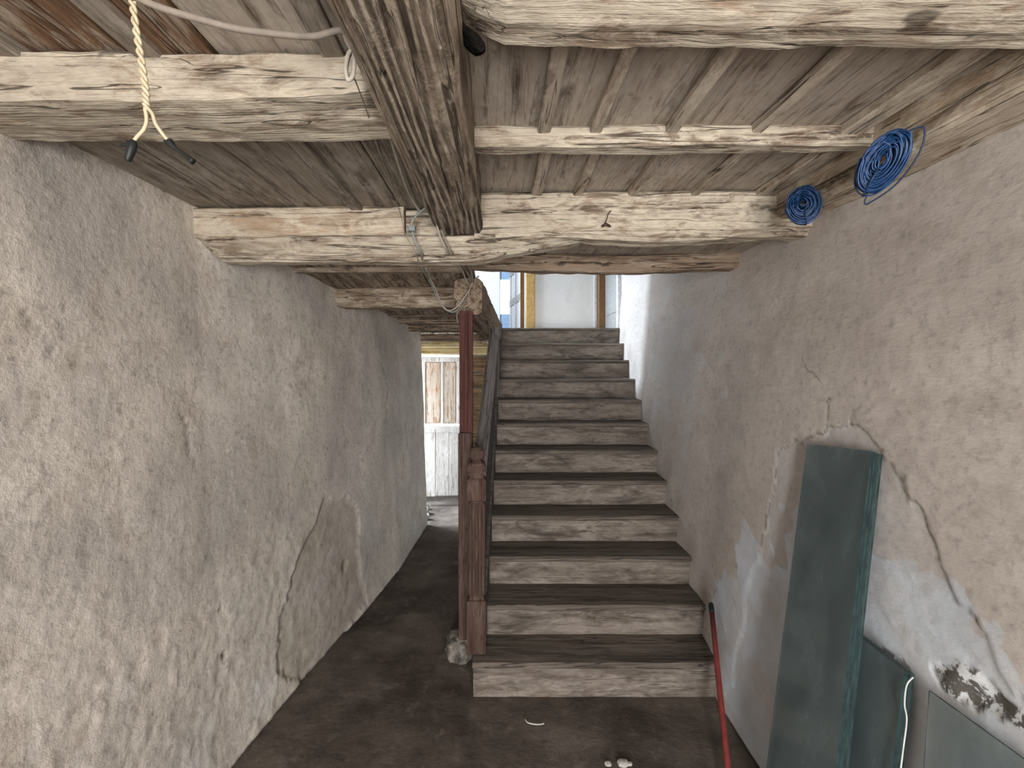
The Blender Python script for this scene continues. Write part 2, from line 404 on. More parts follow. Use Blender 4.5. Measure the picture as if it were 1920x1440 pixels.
def spec_right(Y, Z, Yj, Zj, D, A):
    q = lambda l: [on_wall(x, y, xr) for x, y in l]
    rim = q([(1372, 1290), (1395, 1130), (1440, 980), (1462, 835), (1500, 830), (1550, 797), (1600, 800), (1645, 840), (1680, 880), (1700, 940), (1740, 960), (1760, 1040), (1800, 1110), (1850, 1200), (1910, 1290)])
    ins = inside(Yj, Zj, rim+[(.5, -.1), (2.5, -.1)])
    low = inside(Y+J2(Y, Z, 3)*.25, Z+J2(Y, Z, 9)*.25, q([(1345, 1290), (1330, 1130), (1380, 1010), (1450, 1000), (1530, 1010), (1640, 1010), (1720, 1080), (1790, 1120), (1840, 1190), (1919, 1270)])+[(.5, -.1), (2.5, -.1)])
    A['patch'] += np.where(low, 1.0, 0)+np.where(ins & ~low, .25, 0)  # low: bluish skylight on the lower wall, painted into the plaster colour
    up = inside(Y+J2(Y, Z, 5)*.5, Z+J2(Y, Z, 2)*.5, q([(1215, 600), (1300, 560), (1330, 760), (1240, 800)])); A['patch'] += np.where(up, .3, 0)
    D -= np.where(ins, .004, 0)
    for c in ([(1462, 835), (1500, 830), (1525, 800), (1550, 797), (1590, 800), (1625, 820), (1660, 845)], [(1672, 870), (1682, 910), (1735, 955), (1760, 1030), (1785, 1085), (1800, 1130), (1840, 1190)],
              [(1462, 835), (1445, 950), (1420, 1040)], [(1540, 795), (1545, 745), (1553, 740)], [(1588, 760), (1586, 800)], [(1505, 670), (1535, 710)], [(1335, 1050), (1345, 1090), (1330, 1120)]):
        d = seg_dist(Yj, Zj, q(c)); D -= .0018*(1-sstep(.002, .007, d)); A['crack'] += .55*(1-sstep(.001, .0065, d))
    fl = inside(Yj, Zj, q([(1755, 1232), (1800, 1240), (1850, 1275), (1880, 1320), (1919, 1330), (1919, 1400), (1870, 1370), (1820, 1330), (1775, 1300)]))
    A['flake'] += np.where(fl, 1.0, 0); D -= np.where(fl, .010, 0)+np.where(fl, .012*J2(Y, Z, 4)*3, 0)
    bite = inside(Yj, Zj, q([(1625, 1195), (1655, 1215), (1700, 1262), (1690, 1275), (1620, 1225)])); A['flake'] += np.where(bite, .8, 0)
    # grime worn in beside the steps
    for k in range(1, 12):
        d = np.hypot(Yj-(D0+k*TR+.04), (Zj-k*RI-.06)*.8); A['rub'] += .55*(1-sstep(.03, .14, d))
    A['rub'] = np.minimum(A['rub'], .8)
_jc = {}
def J2(Y, Z, s):
    key = (Y.shape, s)
    if key not in _jc:
        a = np.zeros(Y.shape)
        for i in range(Y.shape[0]):
            for j in range(Y.shape[1]): a[i, j] = mn.noise(Vector((Y[i, j]*4, Z[i, j]*4, s)))+.5*mn.noise(Vector((Y[i, j]*11, Z[i, j]*11, s+20)))
        _jc[key] = a
    return _jc[key]
RI, TR, D0 = .175, .24, 2.184                      # riser, tread, distance of the stair's foot line
def steps(*segs):
    out = []
    for a, b, s in segs: out += list(np.arange(a, b-1e-6, s))
    out.append(segs[-1][1]); return np.array(out)
wl = wall('wall_left', xl, steps((-3.0, .8, .12), (.8, 2.6, .014), (2.6, 5.09, .022)), steps((0, 1.6, .0145), (1.6, 2.6, .02)), -.4, 'wall_l', spec_left, .009, (1, 1))
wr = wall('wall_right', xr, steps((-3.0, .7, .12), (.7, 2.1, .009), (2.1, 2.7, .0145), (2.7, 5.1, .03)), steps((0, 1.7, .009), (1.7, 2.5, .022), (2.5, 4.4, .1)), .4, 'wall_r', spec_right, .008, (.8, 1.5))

# floor: trodden earth
def floor_mesh():
    xs = np.arange(-2.4, 1.61, .05); ys = np.arange(-3.2, 6.6, .05); vs, fs = [], []
    for x in xs:
        for y in ys: vs.append((x, y, .010*mn.noise(Vector((x*1.7, y*1.7, 0)))+.006*mn.noise(Vector((x*6, y*6, 3)))-.008))
    n = len(ys)
    for i in range(len(xs)-1):
        for j in range(n-1): fs.append((i*n+j, (i+1)*n+j, (i+1)*n+j+1, i*n+j+1))
    return mesh('floor', vs, fs, True)
struct(link('floor', floor_mesh(), 'floor'))
def sbox(name, lo, hi, mat): return struct(box(name, lo, hi, mat))
# the wall behind the camera with its open doorway and an opening added for the fill light, and the far end of the passage
wf = sbox('wall_front', (-1.7, -2.55, 0), (-.48, -2.3, 2.6), 'white')
for (a, b, c_, d_) in ((-.02, .39, 0, 2.6), (1.13, 1.6, 0, 2.6), (-.48, -.02, 2.17, 2.6), (.39, 1.13, 0, .83), (.39, 1.13, 2.02, 2.6)):
    struct(box('wall_front_block', (a, -2.55, c_), (b, -2.3, d_), 'white', wf))




# ------------------------------------------------------------ ceiling: backing + separate boards and battens
ce = struct(box('ceiling', (-1.6, -3.2, 2.475), (1.6, 2.62, 2.53), 'shell'))
def plank(x0, x1, y0, y1, z, mat='plank', dz=0.0, name='plank', th=.022):
    j = random.uniform(-.004, .004)
    return box(name, (x0+.002, y0, z+j), (x1-.002, y1, z+th+j+dz), mat, ce, .0015)
bx_right = [-.10, .138, .296, .527, .787, 1.075, 1.18]
for (y0, y1, z, bs) in ((1.0, 1.475, 2.435, bx_right), (1.475, 2.0, 2.425, [-.10, .155, .325, .55, .805, 1.09, 1.18]), (.35, 1.0, 2.44, bx_right)):
    for a, b in zip(bs[:-1], bs[1:]): plank(a, b, y0, y1, z)
    for k, c in enumerate(bs[1:-1]):
        wd = (.042, .036, .036, .034, .07)[k]; zz = z-(.028 if k < 4 else .032)
        box('batten', (c-wd/2, y0, zz), (c+wd/2, y1, z-.001), 'batten', ce, .002)
for (y0, y1, z, bs, mats) in ((.35, 1.12, 2.405, [-1.34, -1.06, -.84, -.64, -.40, -.22], ['plank_dark', 'plank_rust', 'plank_rust', 'plank', 'plank_dark']),
                              (1.12, 2.05, 2.375, [-1.36, -1.12, -.86, -.64, -.42, -.22], ['plank_dark']*5)):
    for k, (a, b) in enumerate(zip(bs[:-1], bs[1:])): plank(a, b, y0, y1, z, mats[k])
    for c, wd in (((-1.085, .05), (-.78, .055), (-.37, .05)) if y0 < 1 else ((-.60, .05), (-.285, .05))):
        box('batten', (c-wd/2, y0, z-.02), (c+wd/2, y1, z-.001), 'plank_dark', ce, .002)
# boards between the header and the stair opening
for a, b in ((-.2, .25), (.25, .72), (.72, 1.33)): plank(a, b, 2.0, 2.66, 2.30, 'plank')
# passage ceiling, falling slightly to the back
for k, (a, b) in enumerate(((-1.28, -1.0), (-1.0, -.72), (-.72, -.45), (-.45, -.14))):
    o = beam('plank', ((a+b)/2, 2.15, 2.293), ((a+b)/2, 5.9, 1.995), prof_rect(b-a-.006, .022, (.003,)*4, 3), 'plank_dark', ce, .003, .2)
    o.data.materials.clear(); o.data.materials.append(M['limed_dark'])

# ------------------------------------------------------------ ceiling timbers
G = 'hewn ceiling timbers'
def main_shape(t, y, z): return (0, y, z)
mp_ = densify([(-.05, 0), (.095, .006), (.105, .02), (.105, .21), (-.105, .21), (-.10, .05)], 6)
# local side of a +Y beam points to -X, so mirror the outline
mp_ = [(-y, z) for y, z in mp_]
tag(beam('main_beam', (-.190, -3.0, 2.24), (-.175, 1.965, 2.240), mp_, 'main', None, .006, .04), 'massive dark grained main beam running from the front to the header', 'beam', G)
def fb_shape(t, y, z):
    k = max(0, 1-t/.065); return (0, y, z+.045*k*(1-min(1, z/.1)))
fbp = densify([(.12, .11), (.12, .085), (.06, .026), (-.03, .002), (-.09, 0), (-.115, .03), (-.12, .11)], 5)
fbp = [(-y, z) for y, z in fbp]
# beams along +X: local side is +Y
tag(beam('cross_beam', (-.075, .895, 2.362), (1.15, .90, 2.362), fbp, 'limed', None, .007, .03, fb_shape), 'broad limewashed cross beam nearest the viewer, right of the main beam', 'beam', G)
tag(beam('cross_beam', (-.085, 1.478, 2.368), (1.15, 1.478, 2.372), prof_rect(.07, .066, (.012, .01, .01, .01), 4), 'limed', None, .005, .03), 'slim limewashed joist with ragged lower edge between the battened boards', 'beam', G)
def hd_shape(t, y, z):
    s = .012*math.sin(t*9)+.018*max(0, (t-.86)/.14)
    return (0, y, z+(s if z < .07 else 0)-(.0 if t < .9 else .012*(t-.9)/.1))
tag(beam('header_beam', (-.10, 2.03, 2.225), (1.335, 2.03, 2.225), prof_rect(.16, .19, (.035, .04, .01, .01), 5), 'limed', None, .008, .03, hd_shape), 'thick limewashed header beam with an iron hook, above the stair opening', 'beam', G)
def lg_shape(t, y, z):
    k = max(0, 1-t/.07); e = max(0, (t-.72)/.28); return (0, y, z+.10*k*(1-z/.13)+.085*e*(1-z/.13))
tag(beam('header_beam', (-1.33, 2.09, 2.150), (.36, 2.06, 2.148), prof_rect(.17, .10, (.075, .03, .01, .01), 6), 'limed', None, .006, .03, lg_shape), 'limewashed header log chamfered along its lower edge, left of the main beam', 'beam', G)
tag(beam('ledger_timber', (-1.32, 2.06, 2.240), (-.40, 2.06, 2.252), prof_rect(.11, .125, (.008,)*4, 4), 'wallbeam', None, .004, .04), 'squared brown timber with nail holes lying on the left header log', 'beam', G)
tag(beam('packing_block', (-.395, 2.07, 2.246), (-.24, 2.07, 2.246), prof_rect(.09, .115, (.006,)*4, 4), 'limed', None, .004, .03), 'short pale packing block between the ledger timber and the main beam', 'block')
def rb_shape(t, y, z): return (0, y, z+.01*math.sin(t*7+1))
tag(beam('trimmer_beam', (-.18, 2.61, 2.212), (1.30, 2.61, 2.215), prof_rect(.13, .085, (.02, .02, .02, .01), 4), 'rough', None, .009, .03, rb_shape), 'low rough brown beam edging the stair opening behind the header', 'beam', G)
def j1_shape(t, y, z): return (0, y-(.0 if y > 0 else .0), z+(.02*max(0, (t-.6)/.4) if y < 0 and z < .05 else 0))
tag(beam('joist', (-1.35, 1.17, 2.302), (-.24, 1.165, 2.302), prof_rect(.225, .10, (.03, .012, .01, .01), 6), 'limed', None, .008, .03, j1_shape), 'wide limewashed joist behind the hanging twisted flex', 'beam', G)
tag(beam('wall_plate_beam', (1.23, -3.0, 2.295), (1.235, 1.96, 2.298), [(-y, z) for y, z in densify([(-.095, .02), (-.075, 0), (.11, .0), (.11, .17), (-.095, .17)], 6)], 'wallbeam', None, .005, .05), 'long brown wall plate along the right wall carrying the blue wire coils', 'beam', G)
for (y, z0, h, wd, xr_, lab, mt) in (
    (2.68, 2.225, .055, .07, -.205, 'thin grey joist first behind the left header log', 'limed_dark'),
    (4.09, 2.125, .05, .09, -.16, 'rounded joist first behind the tall beam on the red post', 'rough'),
    (4.36, 2.085, .05, .09, -.14, 'rounded joist second behind the tall beam on the red post', 'rough'),
    (4.66, 2.040, .08, .10, -.12, 'brown joist third behind the tall beam, deep in the passage', 'rough'),
    (5.08, 1.952, .08, .10, -.10, 'brown joist next to the yellow lintel deep in the passage', 'rough')):
    rd = h*.45 if 'rounded' in lab else .01
    tag(beam('joist', (xl(y, z0)-.06, y+wd/2, z0), (xr_, y+wd/2-.02, z0), prof_rect(wd, h, (rd, rd, .01, .01), 4), mt, None, .005, .04), lab, 'beam', G)
tag(beam('joist', (-1.18, 3.27, 2.095), (-.255, 3.15, 2.075), prof_rect(.17, .135, (.02, .02, .015, .015), 5), 'limed_dark', None, .009, .03), 'tall knotty beam running from the left wall to the red post', 'beam', G)
tag(beam('lintel', (-1.3, 5.36, 1.90), (-.05, 5.36, 1.90), prof_rect(.12, .07, (.008,)*4), 'yellow_timber', None, .003, .06), 'upper yellow lintel timber over the passage door', 'lintel', 'yellow lintel timbers')
tag(beam('lintel', (-1.3, 5.50, 1.828), (-.05, 5.50, 1.828), prof_rect(.12, .072, (.008,)*4), 'yellow_timber', None, .003, .06), 'lower yellow lintel timber just above the passage door', 'lintel', 'yellow lintel timbers')
tag(beam('stair_trimmer', (-.18, 2.775, 1.995), (-.045, 5.15, 1.93), [(-y, z) for y, z in prof_rect(.165, .215, (.02, .02, .02, .02), 5)], 'rough', None, .006, .05), 'rough log with sawn end on the red post, edging the stairwell', 'beam', G)

# ------------------------------------------------------------ staircase
st = thing('staircase', (.6, D0+TR, 0), 'worn wooden staircase of twelve steps between red post and right wall', 'staircase')
def xL(k): return -.135 if k == 1 else -.075+.0105*(k-2)
for k in range(1, 13):
    yk = D0+k*TR; z = k*RI
    xe = xr(yk+.1, z)+.03
    # riser: its foot stands on the tread below
    beam('riser', (xL(k)+.004, yk+.032, (k-1)*RI+(.002 if k > 1 else -.01)), (xe, yk+.032, (k-1)*RI+(.002 if k > 1 else -.01)), prof_rect(.022, RI-.03+(.01 if k == 1 else 0), (.002,)*4, 5), 'riser', st, .0028, .05)
    dp = TR+.045 if k < 12 else .16
    beam('tread', (xL(k), yk+dp/2, z-.029), (xe, yk+dp/2, z-.029), prof_rect(dp, .029, (.006, .003, .003, .010), 6), 'tread', st, .0032, .05)
# left string board and boarded balustrade under the handrail
def slope_board(name, x0, x1, y0, y1, zb0, zb1, zt0, zt1, th, mat):
    vs = []
    n = 12
    for i in range(n+1):
        t = i/n; x = x0+(x1-x0)*t; y = y0+(y1-y0)*t
        for dx in (-th/2, th/2):
            vs += [(x+dx, y, zb0+(zb1-zb0)*t), (x+dx, y, zt0+(zt1-zt0)*t)]
    fs = []
    for i in range(n):
        a = i*4; b = a+4
        fs += [(a, a+1, b+1, b), (a+2, b+2, b+3, a+3), (a+1, a+3, b+3, b+1), (a, b, b+2, a+2)]
    fs += [(0, 2, 3, 1), (n*4, n*4+1, n*4+3, n*4+2)]
    o0 = Vector((x0, y0, zb0)); m = mesh(name, [Vector(v)-o0 for v in vs], fs); o = link(name, m, mat, st); o.location = o0-origin(st); return o
sl = RI/TR
def nose(y): return (y-D0)*sl
slope_board('string_board', -.088, .020, 2.60, 5.06, .02, nose(5.06)-.36, nose(2.60)+.10, nose(5.06)+.05, .035, 'string')
slope_board('balustrade_panel', -.100, -.040, 2.61, 3.70, nose(2.61)+.09, nose(3.70)+.09, 1.10, 1.91, .016, 'string')
hr = beam('handrail', (-.108, 2.60, 1.085), (-.028, 3.72, 1.945), prof_rect(.078, .055, (.006, .006, .02, .02), 4), 'rail', st, .0015, .08)
beam('newel_drop', (-.012, 3.66, 1.46), (-.012, 3.661, 1.99), prof_rect(.035, .05, (.004,)*4), 'string', st, .002, .06)
# newel post: squared foot, fluted shaft, block, carved neck, ball
nx, ny = -.117, 2.555
def square_loft(name, prof, mat, parent, cx, cy):
    vs, fs = [], []
    for (h, z) in prof: vs += [(-h, -h, z), (h, -h, z), (h, h, z), (-h, h, z)]
    n = len(prof)
    for i in range(n-1):
        for j in range(4): fs.append((i*4+j, i*4+(j+1) % 4, i*4+4+(j+1) % 4, i*4+4+j))
    fs.append((3, 2, 1, 0)); fs.append(tuple((n-1)*4+j for j in range(4)))
    o = link(name, mesh(name, vs, fs), mat, parent); o.location = Vector((cx, cy, 0))-origin(parent); return o
nw = square_loft('newel_post', [(.050, .172), (.051, .30), (.050, .452), (.040, .456), (.036, .47), (.036, .975), (.049, .985), (.050, .992), (.050, 1.088), (.046, 1.096), (.038, 1.102), (.036, 1.112), (.042, 1.122), (.043, 1.165), (.038, 1.178), (.024, 1.186), (.022, 1.19)], 'newel', st, nx, ny)
kn = [(r, z) for r, z in ((.020, 1.186), (.030, 1.192), (.038, 1.205), (.041, 1.222), (.039, 1.240), (.031, 1.255), (.018, 1.263), (.002, 1.266))]
vs, fs = [], []
for r, z in kn:
    for j in range(20): vs.append((r*math.cos(j*math.pi/10), r*math.sin(j*math.pi/10), z))
for i in range(len(kn)-1):
    for j in range(20): fs.append((i*20+j, i*20+(j+1) % 20, i*20+20+(j+1) % 20, i*20+20+j))
fs.append(tuple(range(19, -1, -1))); fs.append(tuple((len(kn)-1)*20+j for j in range(20)))
link('ball_finial', mesh('ball_finial', vs, fs, True), 'newel', nw)
reed = tube_mesh('reed', [(0, 0, .475), (0, 0, .49), (0, 0, .72), (0, 0, .955), (0, 0, .97)], lambda t: .0065 if .05 < t < .95 else .004, 8); reed.materials.append(M['newel'])
for s in range(4):
    for k in range(5):
        u = (k-2)*.0165; v_ = .0385
        x, y = ((u, -v_), (v_, u), (u, v_), (-v_, u))[s]
        o = bpy.data.objects.new('reed', reed); C.objects.link(o); o.parent = nw; o.location = (x, y, 0)
for k in range(3):
    box('carved_band', (nx-.045, ny-.045, 1.128+k*.013), (nx+.045, ny+.045, 1.135+k*.013), 'newel', nw)

# red support post with its nailed-on facing board
px_, py_ = -.187, 2.745
rp = thing('support_post', (px_, py_, .14), 'tall dark red wooden post holding up the log above the newel', 'post')
square_loft('shaft', [(.037, .14), (.038, .5), (.037, 1.2), (.0375, 2.01)], 'redpost', rp, px_, py_)
box('facing_board', (px_-.041, py_-.062, .145), (px_+.034, py_-.039, 1.318), 'newel', rp, .002)
box('facing_strip', (px_-.006, py_-.052, 1.322), (px_+.012, py_-.038, 1.99), 'redpost', rp, .001)
box('keeper_plate', (px_+.004, py_-.066, .865), (px_+.018, py_-.060, .955), 'iron', rp)
# whitewashed padstone
def stone(name, c, r, mat, label, cat, seed, parent=None, sub=3):
    bm = bmesh.new(); bmesh.ops.create_icosphere(bm, subdivisions=sub, radius=1)
    for v in bm.verts:
        p = v.co.copy(); e = 3.2
        f = (abs(p.x)**e+abs(p.y)**e+abs(p.z)**e)**(-1/e); p *= f
        p *= 1+.16*mn.noise(p*1.6+Vector((seed, 0, 0)))+.11*mn.noise(p*4+Vector((seed, 3, 0)))
        v.co = Vector((p.x*r[0], p.y*r[1], p.z*r[2]))
    m = bpy.data.meshes.new(name); bm.to_mesh(m); bm.free()
    o = link(name, m, mat, parent); o.location = c
    if label: tag(o, label, cat)
    return o
ch = stone('dark_gap_end', P(880, 74, .965), (.036, .020, .012), 'gap_black', None, None, 11)  # black lump standing in for the dark gap beside the main beam
ch.rotation_euler = (0, .62, .2); ch['label'] = 'black lump for the dark gap at the beam end'
cb = bpy.data.objects['cross_beam']; cm = ch.matrix_basis.copy(); ch.parent = cb; ch.matrix_basis = cb.matrix_basis.inverted() @ cm
stone('padstone', (-.225, 2.765, .060), (.080, .085, .075), 'stone', 'rough limewashed stone under the foot of the red post', 'stone', 5)

# ------------------------------------------------------------ end of the passage: boarded wall and split door
bw = struct(box('wall_back', (-.42, 5.92, 0), (1.7, 6.05, 2.04), 'shell'))
struct(box('wall_back_pier', (-2.4, 5.92, 0), (-1.05, 6.05, 2.04), 'shell', bw)); struct(box('wall_back_head', (-1.05, 5.92, 1.83), (-.42, 6.05, 2.04), 'shell', bw))
for k in range(9):
    z0 = .02+k*.2; box('board', (-.43, 5.885, z0), (.25, 5.915, z0+.192), 'panelling', bw, .004)
d1 = struct(thing('door_1', (-.70, 5.80, 0), 'weathered split plank door at the end of the passage', 'door'))
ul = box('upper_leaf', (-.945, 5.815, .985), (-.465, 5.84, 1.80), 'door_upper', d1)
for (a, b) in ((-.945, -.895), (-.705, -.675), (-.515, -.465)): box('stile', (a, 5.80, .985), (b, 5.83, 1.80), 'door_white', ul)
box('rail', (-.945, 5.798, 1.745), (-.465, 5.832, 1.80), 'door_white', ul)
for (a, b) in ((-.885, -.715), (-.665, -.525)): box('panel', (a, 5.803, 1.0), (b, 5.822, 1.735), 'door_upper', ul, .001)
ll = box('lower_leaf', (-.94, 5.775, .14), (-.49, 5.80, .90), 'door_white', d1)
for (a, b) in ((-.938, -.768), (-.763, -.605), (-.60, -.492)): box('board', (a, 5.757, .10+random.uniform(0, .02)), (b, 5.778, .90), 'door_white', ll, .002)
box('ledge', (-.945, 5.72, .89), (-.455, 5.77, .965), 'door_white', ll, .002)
tag(box('door_jamb', (-.455, 5.76, 0), (-.41, 5.91, 1.83), 'panelling'), 'brown jamb post beside the split passage door', 'post')
for k, (x, y, r) in enumerate(((-.85, 5.45, .055), (-.80, 5.25, .04), (-.88, 5.62, .05))):
    stone('rubble_stone', (x, y, r*.7), (r, r*.9, r*.8), 'chip', ('largest white rubble stone at the foot of the passage door', 'white rubble stone at the end of the left wall', 'white rubble stone furthest back beside the passage door')[k], 'stone', k*3, None, 2)
# side porch of the passage: open doorway on the left
ps = struct(box('wall_porch', (-1.75, 4.9, 0), (-1.55, 5.2, 2.3), 'white'))
struct(box('wall_porch_head', (-1.75, 5.2, 1.75), (-1.55, 6.0, 2.3), 'white', ps))

# ------------------------------------------------------------ upstairs
fu = struct(box('floor_upper', (-.06, 5.14, 1.98), (1.75, 9.2, 2.098), 'tread'))
struct(box('floor_upper_hall', (-1.8, 2.66, 2.33), (-.27, 5.95, 2.36), 'tread', fu)); struct(box('floor_upper_room', (-1.9, 5.95, 2.06), (-.06, 9.2, 2.098), 'tread', fu))
cu = struct(box('ceiling_upper', (-2.0, 2.4, 4.3), (2.0, 9.2, 4.4), 'white'))
wu = struct(box('wall_upper_end', (.455, 6.0, 2.0), (1.75, 6.12, 4.35), 'white'))
struct(box('wall_upper_end_pier', (-1.9, 6.0, 2.0), (-.35, 6.12, 4.35), 'white', wu))
struct(box('wall_upper_end_head', (-.35, 6.0, 3.95), (.455, 6.12, 4.35), 'white', wu))
struct(box('wall_upper_front', (-1.9, 2.45, 2.55), (1.75, 2.6, 4.35), 'white'))
struct(box('wall_upper_added_blocker', (-.40, 2.62, 2.36), (-.30, 4.55, 4.35), 'white'))  # unseen, added to cut the window light to a vertical edge
wl2 = struct(box('wall_upper_side', (-1.95, 2.45, 2.0), (-1.8, 4.85, 4.35), 'white'))
struct(box('wall_upper_side_sill', (-1.95, 4.85, 2.0), (-1.8, 5.75, 2.8), 'white', wl2)); struct(box('wall_upper_side_pier', (-1.95, 5.75, 2.0), (-1.8, 6.9, 4.35), 'white', wl2))
struct(box('wall_upper_side_head', (-1.95, 4.85, 4.0), (-1.8, 5.75, 4.35), 'white', wl2)); struct(box('wall_upper_side_end', (-1.95, 7.8, 2.0), (-1.8, 9.1, 4.35), 'white', wl2))
wr2 = struct(box('wall_upper_right', (1.32, 5.93, 2.0), (1.75, 9.1, 4.35), 'white'))
struct(box('wall_upper_right_head', (1.32, 5.1, 4.0), (1.75, 5.93, 4.35), 'white', wr2))
struct(box('wall_upper_right_recess', (1.72, 5.1, 2.0), (1.80, 5.93, 4.0), 'white', wr2))
# far window wall upstairs
wz = struct(box('wall_upper_back', (-1.9, 8.5, 2.0), (.02, 8.65, 4.35), 'white'))
struct(box('wall_upper_back_pier', (.215, 8.5, 2.0), (1.75, 8.65, 4.35), 'white', wz))
struct(box('wall_upper_back_head', (.02, 8.5, 3.5), (.215, 8.65, 4.35), 'white', wz))
w1 = struct(thing('window_1', (.1175, 8.52, 2.1), 'narrow bright window with pale blue panels seen up the stairs', 'window'))
box('blue_panel', (.022, 8.52, 2.10), (.213, 8.56, 2.62), 'bluepaint', w1); box('blue_panel', (.022, 8.52, 3.235), (.213, 8.56, 3.498), 'bluepaint', w1)
box('frame_stile', (.022, 8.53, 2.62), (.030, 8.57, 3.235), 'leaf', w1); box('frame_stile', (.205, 8.53, 2.62), (.213, 8.57, 3.235), 'leaf', w1)
# door frames upstairs
struct(box('trim_1', (.345, 5.955, 2.10), (.455, 6.13, 3.95), 'ochre'))
d2 = struct(thing('door_2', (.33, 6.15, 2.1), 'pale panelled door leaf standing open beside the ochre frame', 'door'))
def leafbox(name, a, b, z0, z1, off, th, mat, par):
    p0 = Vector((.325, 6.16, 0)); p1 = Vector((.20, 6.95, 0)); d = (p1-p0).normalized(); nrm = Vector((-d.y, d.x, 0))
    vs = []
    for z in (z0, z1):
        for (s, o_) in ((a, off), (b, off), (b, off+th), (a, off+th)): 
            q = p0+d*s+nrm*o_; vs.append(Vector((q.x, q.y, z))-origin(par))
    return link(name, mesh(name, vs, [(0, 1, 2, 3), (4, 7, 6, 5), (0, 4, 5, 1), (1, 5, 6, 2), (2, 6, 7, 3), (3, 7, 4, 0)]), mat, par)
lf = leafbox('leaf', 0, .80, 2.105, 3.93, 0, .03, 'leaf', d2)
for (a, b) in ((0, .09), (.36, .44), (.71, .80)): leafbox('stile', a, b, 2.105, 3.93, .03, .012, 'leaf', d2)
for z in (2.105, 2.55, 2.98, 3.45, 3.84): leafbox('rail', 0, .80, z, z+.09, .03, .013, 'greyleaf', d2)
leafbox('edge_strip', -.012, .0, 2.105, 3.93, -.004, .05, 'brown', d2)
struct(box('trim_2', (1.235, 5.86, 2.10), (1.36, 6.0, 4.0), 'brown')); struct(box('trim_3', (1.275, 5.10, 2.10), (1.34, 5.15, 4.0), 'leaf'))
struct(box('trim_4', (1.20, 5.965, 2.10), (1.235, 6.0, 4.0), 'leaf'))
d3 = struct(thing('door_3', (1.31, 5.86, 2.1), 'grey door leaf closed in the brown frame at the stair head', 'door'))
box('leaf', (1.315, 5.155, 2.105), (1.345, 5.86, 3.98), 'greyleaf', d3); box('panel', (1.309, 5.25, 2.3), (1.317, 5.76, 2.95), 'greyleaf', d3); box('panel', (1.309, 5.25, 3.1), (1.317, 5.76, 3.85), 'greyleaf', d3)

# ------------------------------------------------------------ glass leaning on the right wall
def pane(name, TL, u, v, wd, ht, th, mat, parent, bev=.0015):
    """TL: top left corner of the face towards the room; u along the top, v down"""
    u = u.normalized(); v = (v-u*v.dot(u)).normalized(); n = u.cross(v).normalized()
    if n.x < 0: n = -n                                   # towards the wall
    vs = [u*(wd*a)+v*(ht*b)+n*(th*c_) for c_ in (0, 1) for a, b in ((0, 0), (1, 0), (1, 1), (0, 1))]
    m = mesh(name, vs, [(0, 1, 2, 3), (4, 7, 6, 5), (0, 4, 5, 1), (1, 5, 6, 2), (2, 6, 7, 3), (3, 7, 4, 0)])
    m.materials.append(M[mat]); m.materials.append(M['glass_edge'])
    for p in m.polygons:
        if abs(p.normal.dot(n)) < .5: p.material_index = 1
    o = bpy.data.objects.new(name, m); C.objects.link(o)
    o.location = TL; return o
TL = Vector((1.185, 1.826, 1.398)); u = Vector((0, -.336, .032)); v = Vector((-.21, -.166, -1.108))
un = u.normalized(); vn = (v-un*v.dot(un)).normalized(); nn = un.cross(vn); nn = nn if nn.x > 0 else -nn
for k in range(4):
    o = pane('glass_pane', TL+nn*(.0065*k)+un*(.005*k)+vn*(.002*k), u, v, .318, 1.405, .006, 'glass', None)
    tag(o, ('front pane of the tall green glass stack leaning on the right wall', 'second pane of the tall green glass stack', 'third pane of the tall green glass stack', 'rearmost pane of the tall green glass stack, nearest the wall')[k], 'glass', 'tall glass panes')
for k in range(3):
    o = pane('glass_pane', Vector((1.128+.0065*k, 1.66, .855)), Vector((0, -1, -.02)), Vector((-.085, 0, -.85)), .34+.006*k, .852, .006, 'glass', None)
    tag(o, ('front pane of the short glass stack half hidden by the tall one', 'middle pane of the short glass stack behind the tall one', 'rear pane of the short glass stack behind the tall one')[k], 'glass', 'short glass panes')
tag(pane('glass_pane', Vector((1.135, 1.2526, .842)), Vector((0, -1, .03)), Vector((-.085, .0, -.84)), .62, .838, .005, 'glass_clear', None), 'clear glass pane leaning under the flaking plaster at the right edge', 'glass')
tag(tube('white_flex', [P(1712, 1270, 1.302), P(1700, 1285, 1.294), P(1696, 1320, 1.284), P(1700, 1350, 1.279), P(1694, 1400, 1.274), P(1688, 1450, 1.269), P(1684, 1500, 1.264)], (.0020), 'whiteflex'), 'thin white flex hanging beside the edge of the short glass stack', 'cable')

# red pole leaning into the corner by the second step
pt, pb = Vector((1.118, 2.50, .445)), Vector((.845, 1.70, .012)); dr = (pt-pb).normalized()
rp2 = thing('red_pole', pb, 'thin red pole with a dark tip leaning beside the lowest steps', 'pole')
tube('shaft', [pb, pb.lerp(pt, .3), pb.lerp(pt, .7), pt-dr*.05], .0125, 'redpaint', rp2, 14, 3, False)
tube('tip', [pt-dr*.055, pt-dr*.04, pt-dr*.012, pt], lambda t: .0135 if t < .8 else .011, 'black', rp2, 14, 3, False)

